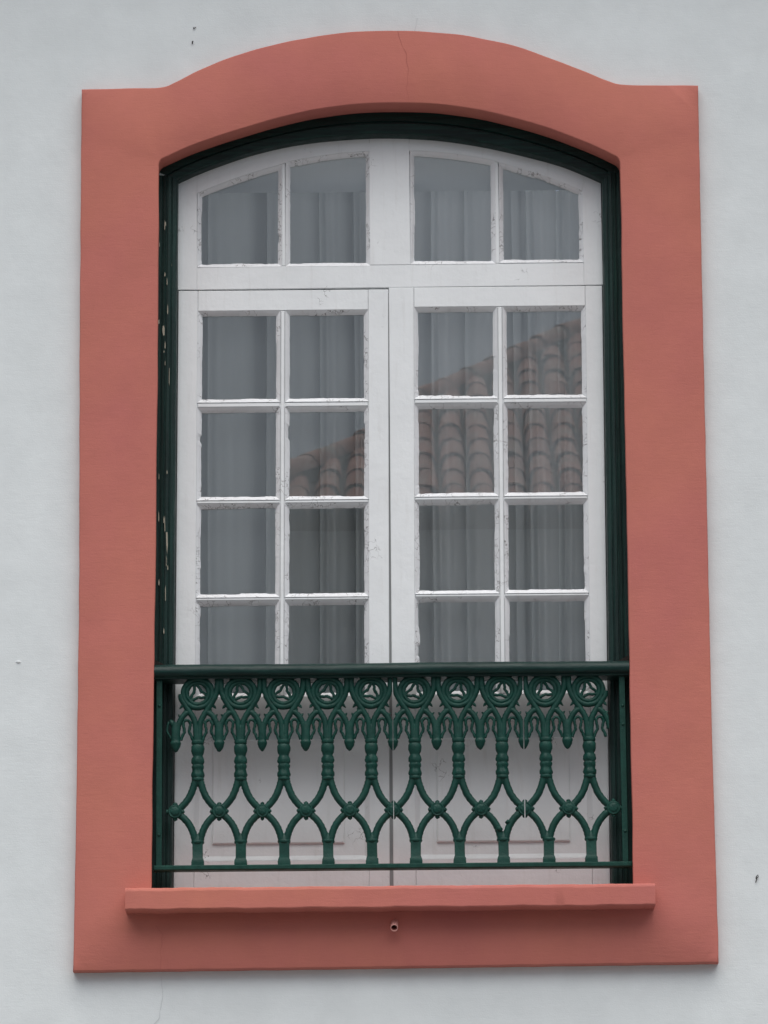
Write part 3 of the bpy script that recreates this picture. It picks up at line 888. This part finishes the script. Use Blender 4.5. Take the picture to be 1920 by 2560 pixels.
XB = [-.512, -.399, -.285, -.169, -.054, .061, .176, .291, .4065, .5215]
HALF = .0574
panels = [(0, 1), (2, 3, 4), (5, 6, 7), (8, 9)]
pn_label = None
def sub(name, geo, x, parent, sd, clamp=None, tint='green_iron'):
    V, F = geo
    V = lumpy(V, .0005, sd)
    V = [Vector((v.x + x, v.y, v.z)) for v in V]
    if clamp: V = clampx(V, *clamp)
    o = mesh(name, V, F, tint, parent, True)
    autosmooth(fixnormals(o), 55); return o
for pi, ids in enumerate(panels):
    pan = bpy.data.objects.new('cast_panel', None); col.objects.link(pan); pan.empty_display_size = .05
    pan.parent = bal; pan.location = Vector((XB[ids[0]], YB, Z0 + .073)) - bal.location
    mir = 1 if pi in (0, 3) else -1
    gl_, gh_ = (.0003, .0008, .0008, .0011)[pi], (.0003, .0008, .0011, 0)[pi]
    if pi == 1: gl_ = .0003
    if pi == 3: gl_ = .0012
    lo, hi = XB[ids[0]] - HALF + gl_, XB[ids[-1]] + HALF - gh_
    cl = (lo if pi > 0 else -2, hi if pi < 3 else 2)
    for b_ in ids:
        x = XB[b_]; sd = 100 + b_
        sub('scroll_ring', ring_geo(mir), x, pan, sd, cl)
        sides = (1, -1)
        sub('tracery_arch', stem_geo(sides, -1 if b_ == 0 else (1 if b_ == 9 else 0)), x, pan, sd + 20, (lo if pi > 0 else -2, hi if pi < 3 else .5745))
        sub('shaft', shaft_geo(), x, pan, sd + 40)
        hasr = True
        arcs = []
        for s_ in (1, -1):
            arcs.append(tube(smooth_path(p3(ARC_U, s_), 3), .0094, 10, 1.0))
            arcs.append(tube(smooth_path(p3(ARC_L, s_), 3), .0094, 10, 1.0))
        arcs.append(tube([(0, YB, .304 + Z0), (0, YB, .292 + Z0), (0, YB, .284 + Z0)], [.012, .0095, .004], 10, .9))
        arcs.append(tube([(0, YB, .134 + Z0), (0, YB, .148 + Z0), (0, YB, .158 + Z0)], [.012, .0095, .004], 10, .9))
        sub('diamond_arch', join(*arcs), x, pan, sd + 60, cl)
        sub('foot', foot_geo(), x + (.004 if b_ in (8,) else 0), pan, sd + 80)
    # pendants and rosettes inside the panel, and halves at its joints
    nodes = [(XB[a] + XB[b__]) / 2 for a, b__ in zip(ids, ids[1:])]
    for x in nodes:
        sub('pendant', pendant_geo(), x, pan, int(x * 1000) + 5000)
        sub('rosette', rosette_geo(), x, pan, int(x * 1000) + 6000)
    if pi == 0:
        sub('pendant', pendant_geo(), XB[0] - HALF - .001, pan, 71); sub('rosette', rosette_geo(), XB[0] - HALF - .002, pan, 72)
        # leaf curl that would have joined the next panel
        V, F = join(tube(smooth_path([(XB[0] - .062, YB, .445 + Z0), (XB[0] - .069, YB, .457 + Z0), (XB[0] - .074, YB, .461 + Z0)], 3), [.007] * 4 + [.005] * 2 + [.003], 8),
                    tube(smooth_path([(XB[0] - .076, YB, .458 + Z0), (XB[0] - .081, YB, .440 + Z0), (XB[0] - .079, YB, .428 + Z0), (XB[0] - .068, YB, .410 + Z0)], 3), .0028, 8))
        fixnormals(mesh('leaf_curl', V, F, 'green_iron', pan, True))
    else:
        sub('half_pendant', pendant_geo(), lo - .0011, pan, 80 + pi, (lo, 2)); sub('half_rosette', rosette_geo(), lo - .0011, pan, 90 + pi, (lo, 2))
    if pi < 3:
        sub('half_pendant', pendant_geo(), hi + .0011, pan, 85 + pi, (-2, hi)); sub('half_rosette', rosette_geo(), hi + .0011, pan, 95 + pi, (-2, hi))
    else:
        sub('rosette', rosette_geo(), XB[9] + HALF + .003, pan, 99)
    if pi == 2:      # lumps of an old weld repair on the last diamond
        x = XB[7]
        V, F = join(tube([(x - .016, YB - .004, .166 + Z0), (x - .010, YB - .008, .163 + Z0), (x - .003, YB - .006, .160 + Z0)], [.006, .0085, .005], 8),
                    tube([(x + .008, YB - .003, .180 + Z0), (x + .013, YB - .008, .183 + Z0), (x + .020, YB - .003, .184 + Z0)], [.004, .0055, .004], 8))
        fixnormals(mesh('weld_lump', V, F, 'green_iron', pan, True))
    if pi == 1:      # rough casting pits read as small lumps on the arches
        q = random.Random(5); ps = []
        for _ in range(46):
            t_ = q.random(); s_ = q.choice((1, 1, 1, -1)); bx = XB[3] if q.random() < .75 else XB[4]
            if bx == XB[4]: s_ = -1
            i_ = min(len(STEM) - 2, int(3 + t_ * 3)); ff = q.random()
            sx_ = STEM[i_][0] * (1 - ff) + STEM[i_ + 1][0] * ff; sh = STEM[i_][1] * (1 - ff) + STEM[i_ + 1][1] * ff
            ctr = Vector((bx + s_ * sx_ + q.uniform(-.005, .005), YB - .0065, sh + q.uniform(-.005, .005) + Z0)); rr = q.uniform(.0010, .0022)
            ps.append(tube([ctr + Vector((0, .002, 0)), ctr, ctr + Vector((0, -rr, 0))], [rr, rr, .0003], 6))
        V, F = join(*ps); tag(fixnormals(mesh('rust_blisters', V, F, 'green_iron', pan, True)), kind='stuff')

# ------------------------------------------------------------------ house across the street (seen mirrored in the panes)
EY, EZ, PIT = -18.03, 8.63, rad(30)
opp = thing('opposite_house', 'house across the street with hipped red clay tile roof, mirrored in the panes', 'house', (0.6, EY, 0))
def onroof(x, s, n=0.0):   # x along the eave, s up the slope, n off the surface
    return Vector((x, EY - s * math.cos(PIT) - n * -math.sin(PIT), EZ + s * math.sin(PIT) + n * math.cos(PIT)))
X1 = 2.75; SR = 5.5
def hip_s(x): return max(0.0, min(SR, (x + 1.43) * 1.525))
xr = SR / 1.525 - 1.43
bx0, bx1, by0, by1 = -1.15, X1 - .15, EY - .35, EY - 9.3
V = [(bx0, by0, 0), (bx1, by0, 0), (bx1, by1, 0), (bx0, by1, 0), (bx0, by0, EZ + .1), (bx1, by0, EZ + .1), (bx1, by1, EZ + .1), (bx0, by1, EZ + .1)]
mesh('wall', V, [(0, 1, 5, 4), (1, 2, 6, 5), (2, 3, 7, 6), (3, 0, 4, 7)], 'far_wall', opp)
ridge_y = EY - SR * math.cos(PIT); ridge_z = EZ + SR * math.sin(PIT); back = 2 * ridge_y - EY
V = [(-1.43, EY, EZ - .05), (X1, EY, EZ - .05), (X1, ridge_y, ridge_z - .05), (xr, ridge_y, ridge_z - .05), (X1, back, EZ - .05), (-1.43, back, EZ - .05)]
V += [(x, y, z - .12) for x, y, z in V]
roof = fixnormals(mesh('roof', V, [(0, 1, 2, 3), (3, 2, 4, 5), (0, 3, 5), (6, 9, 8, 7), (9, 11, 10, 8), (6, 11, 9), (0, 6, 7, 1), (1, 7, 8, 2), (2, 8, 10, 4), (4, 10, 11, 5), (5, 11, 6, 0)], 'tile_pan', opp))
# one cover tile: tapered half barrel, lower end wide
def tile_mesh(w0, w1, ln, ht):
    V, F = [], []; n = 10
    for (yy, w_, off) in ((0, w0, .022), (ln, w1, 0.0)):
        for th in (0, -.014):
            for i in range(n + 1):
                a = math.pi * i / n
                V.append(Vector((-math.cos(a) * (w_ / 2 + th), yy, math.sin(a) * (ht + th) + off)))
    m_ = n + 1
    for i in range(n):
        F += [(i, i + 1, 2 * m_ + i + 1, 2 * m_ + i), (m_ + i, 3 * m_ + i, 3 * m_ + i + 1, m_ + i + 1), (i, m_ + i, m_ + i + 1, i + 1)]
    me = bpy.data.meshes.new('tile'); me.from_pydata([tuple(v) for v in V], [], F)
    me.polygons.foreach_set('use_smooth', [True] * len(me.polygons))
    try: me.set_sharp_from_angle(angle=rad(45))
    except Exception: pass
    me.materials.append(M['tile']); return me
tm = tile_mesh(.182, .140, .46, .082)
basis = Matrix((Vector((-1, 0, 0)), Vector((0, -math.cos(PIT), math.sin(PIT))), Vector((0, math.sin(PIT), math.cos(PIT))))).transposed()
rl = wloc(roof); first = True
q = random.Random(11)
x = -1.33
while x < X1 - .05:
    s = -.06
    while s < hip_s(x) - .12 and s < SR - .1:
        o = bpy.data.objects.new('tile', tm); col.objects.link(o); o.parent = roof
        rot = basis @ Matrix.Rotation(q.uniform(-.03, .03), 3, 'Z') @ Matrix.Rotation(q.uniform(-.02, .02), 3, 'X')
        o.rotation_euler = rot.to_euler()
        o.location = onroof(x + q.uniform(-.008, .008), s + q.uniform(-.015, .015), -.035 + q.uniform(-.004, .004)) - rl
        s += .37
    x += .2
# hip cap tiles
hm = tile_mesh(.20, .16, .44, .09)
a = onroof(-1.43, 0); b = onroof(xr, SR); d = (b - a).normalized(); Ln = (b - a).length
side_ = d.cross(Vector((0, 0, 1))).normalized(); up_ = side_.cross(d).normalized()
hb_ = Matrix((side_, d, up_)).transposed()
V, F = tube([a - up_ * .03, b - up_ * .03], .085, 10)
mesh('hip_mortar', V, F, 'tile_pan', roof)
k = 0
while k * .34 < Ln:
    o = bpy.data.objects.new('hip_tile', hm); col.objects.link(o); o.parent = roof
    o.rotation_euler = (hb_ @ Matrix.Rotation(q.uniform(-.05, .05), 3, 'Z')).to_euler()
    o.location = a + d * (k * .34) + up_ * (.01 + q.uniform(-.01, .012)) - rl; k += 1

# ------------------------------------------------------------------ neighbours added across the street to block low sky light
def neighbour(label, x0, x1, y, eh, rh, wins):
    t = thing('added_neighbour', label, 'house', ((x0 + x1) / 2, y, 0))
    V = [(x0, y, 0), (x1, y, 0), (x1, y - 8, 0), (x0, y - 8, 0), (x0, y, eh), (x1, y, eh), (x1, y - 8, eh), (x0, y - 8, eh), (x0, y - 4, rh), (x1, y - 4, rh)]
    fixnormals(mesh('wall', V, [(0, 1, 5, 4), (1, 2, 6, 9, 5), (2, 3, 7, 6), (3, 0, 4, 8, 7)], 'far_wall', t))
    V = [(x0 - .2, y + .4, eh - .12), (x1 + .2, y + .4, eh - .12), (x1 + .2, y - 4, rh + .08), (x0 - .2, y - 4, rh + .08), (x1 + .2, y - 8.4, eh - .12), (x0 - .2, y - 8.4, eh - .12)]
    V += [(a, b, c + .14) for a, b, c in V]
    fixnormals(mesh('roof', V, [(0, 1, 2, 3), (3, 2, 4, 5), (6, 9, 8, 7), (9, 11, 10, 8), (0, 6, 7, 1), (1, 7, 8, 2), (2, 8, 10, 4), (4, 10, 11, 5), (5, 11, 9, 3), (3, 9, 6, 0)], 'tile', t))
    for (cx, z0, w_, hh) in wins:
        V = []
        for (g, yy) in ((.10, y + .003), (.10, y + .03), (0, y + .03), (0, y - .12)):
            V += [(cx - w_ / 2 - g, yy, z0 - g), (cx + w_ / 2 + g, yy, z0 - g), (cx + w_ / 2 + g, yy, z0 + hh + g), (cx - w_ / 2 - g, yy, z0 + hh + g)]
        F = [(i * 4 + k, i * 4 + (k + 1) % 4, i * 4 + 4 + (k + 1) % 4, i * 4 + 4 + k) for i in range(3) for k in range(4)]
        wd = fixnormals(mesh('window', V, F, 'white', t))
        mesh('pane', [(cx - w_ / 2, y + .006, z0), (cx + w_ / 2, y + .006, z0), (cx + w_ / 2, y + .006, z0 + hh), (cx - w_ / 2, y + .006, z0 + hh)], [(3, 2, 1, 0)], 'dark', wd)
neighbour('plain white two-storey house added across the street to block low sky, beside the hip end of the tiled roof', -15, -1.75, -18.4, 6.2, 7.7, [(-4, 4.6, .9, 1.5), (-7, 4.6, .9, 1.5), (-10, 4.6, .9, 1.5), (-4, 1.0, .9, 1.6), (-10, 1.0, .9, 1.6)])
neighbour('plain white two-storey house added across the street to block low sky, beside the gable end of the tiled roof', 3.0, 15, -18.4, 6.4, 7.9, [(5, 4.8, .9, 1.5), (8, 4.8, .9, 1.5), (11, 4.8, .9, 1.5), (5, 1.0, .9, 1.6), (11, 1.0, .9, 1.6)])
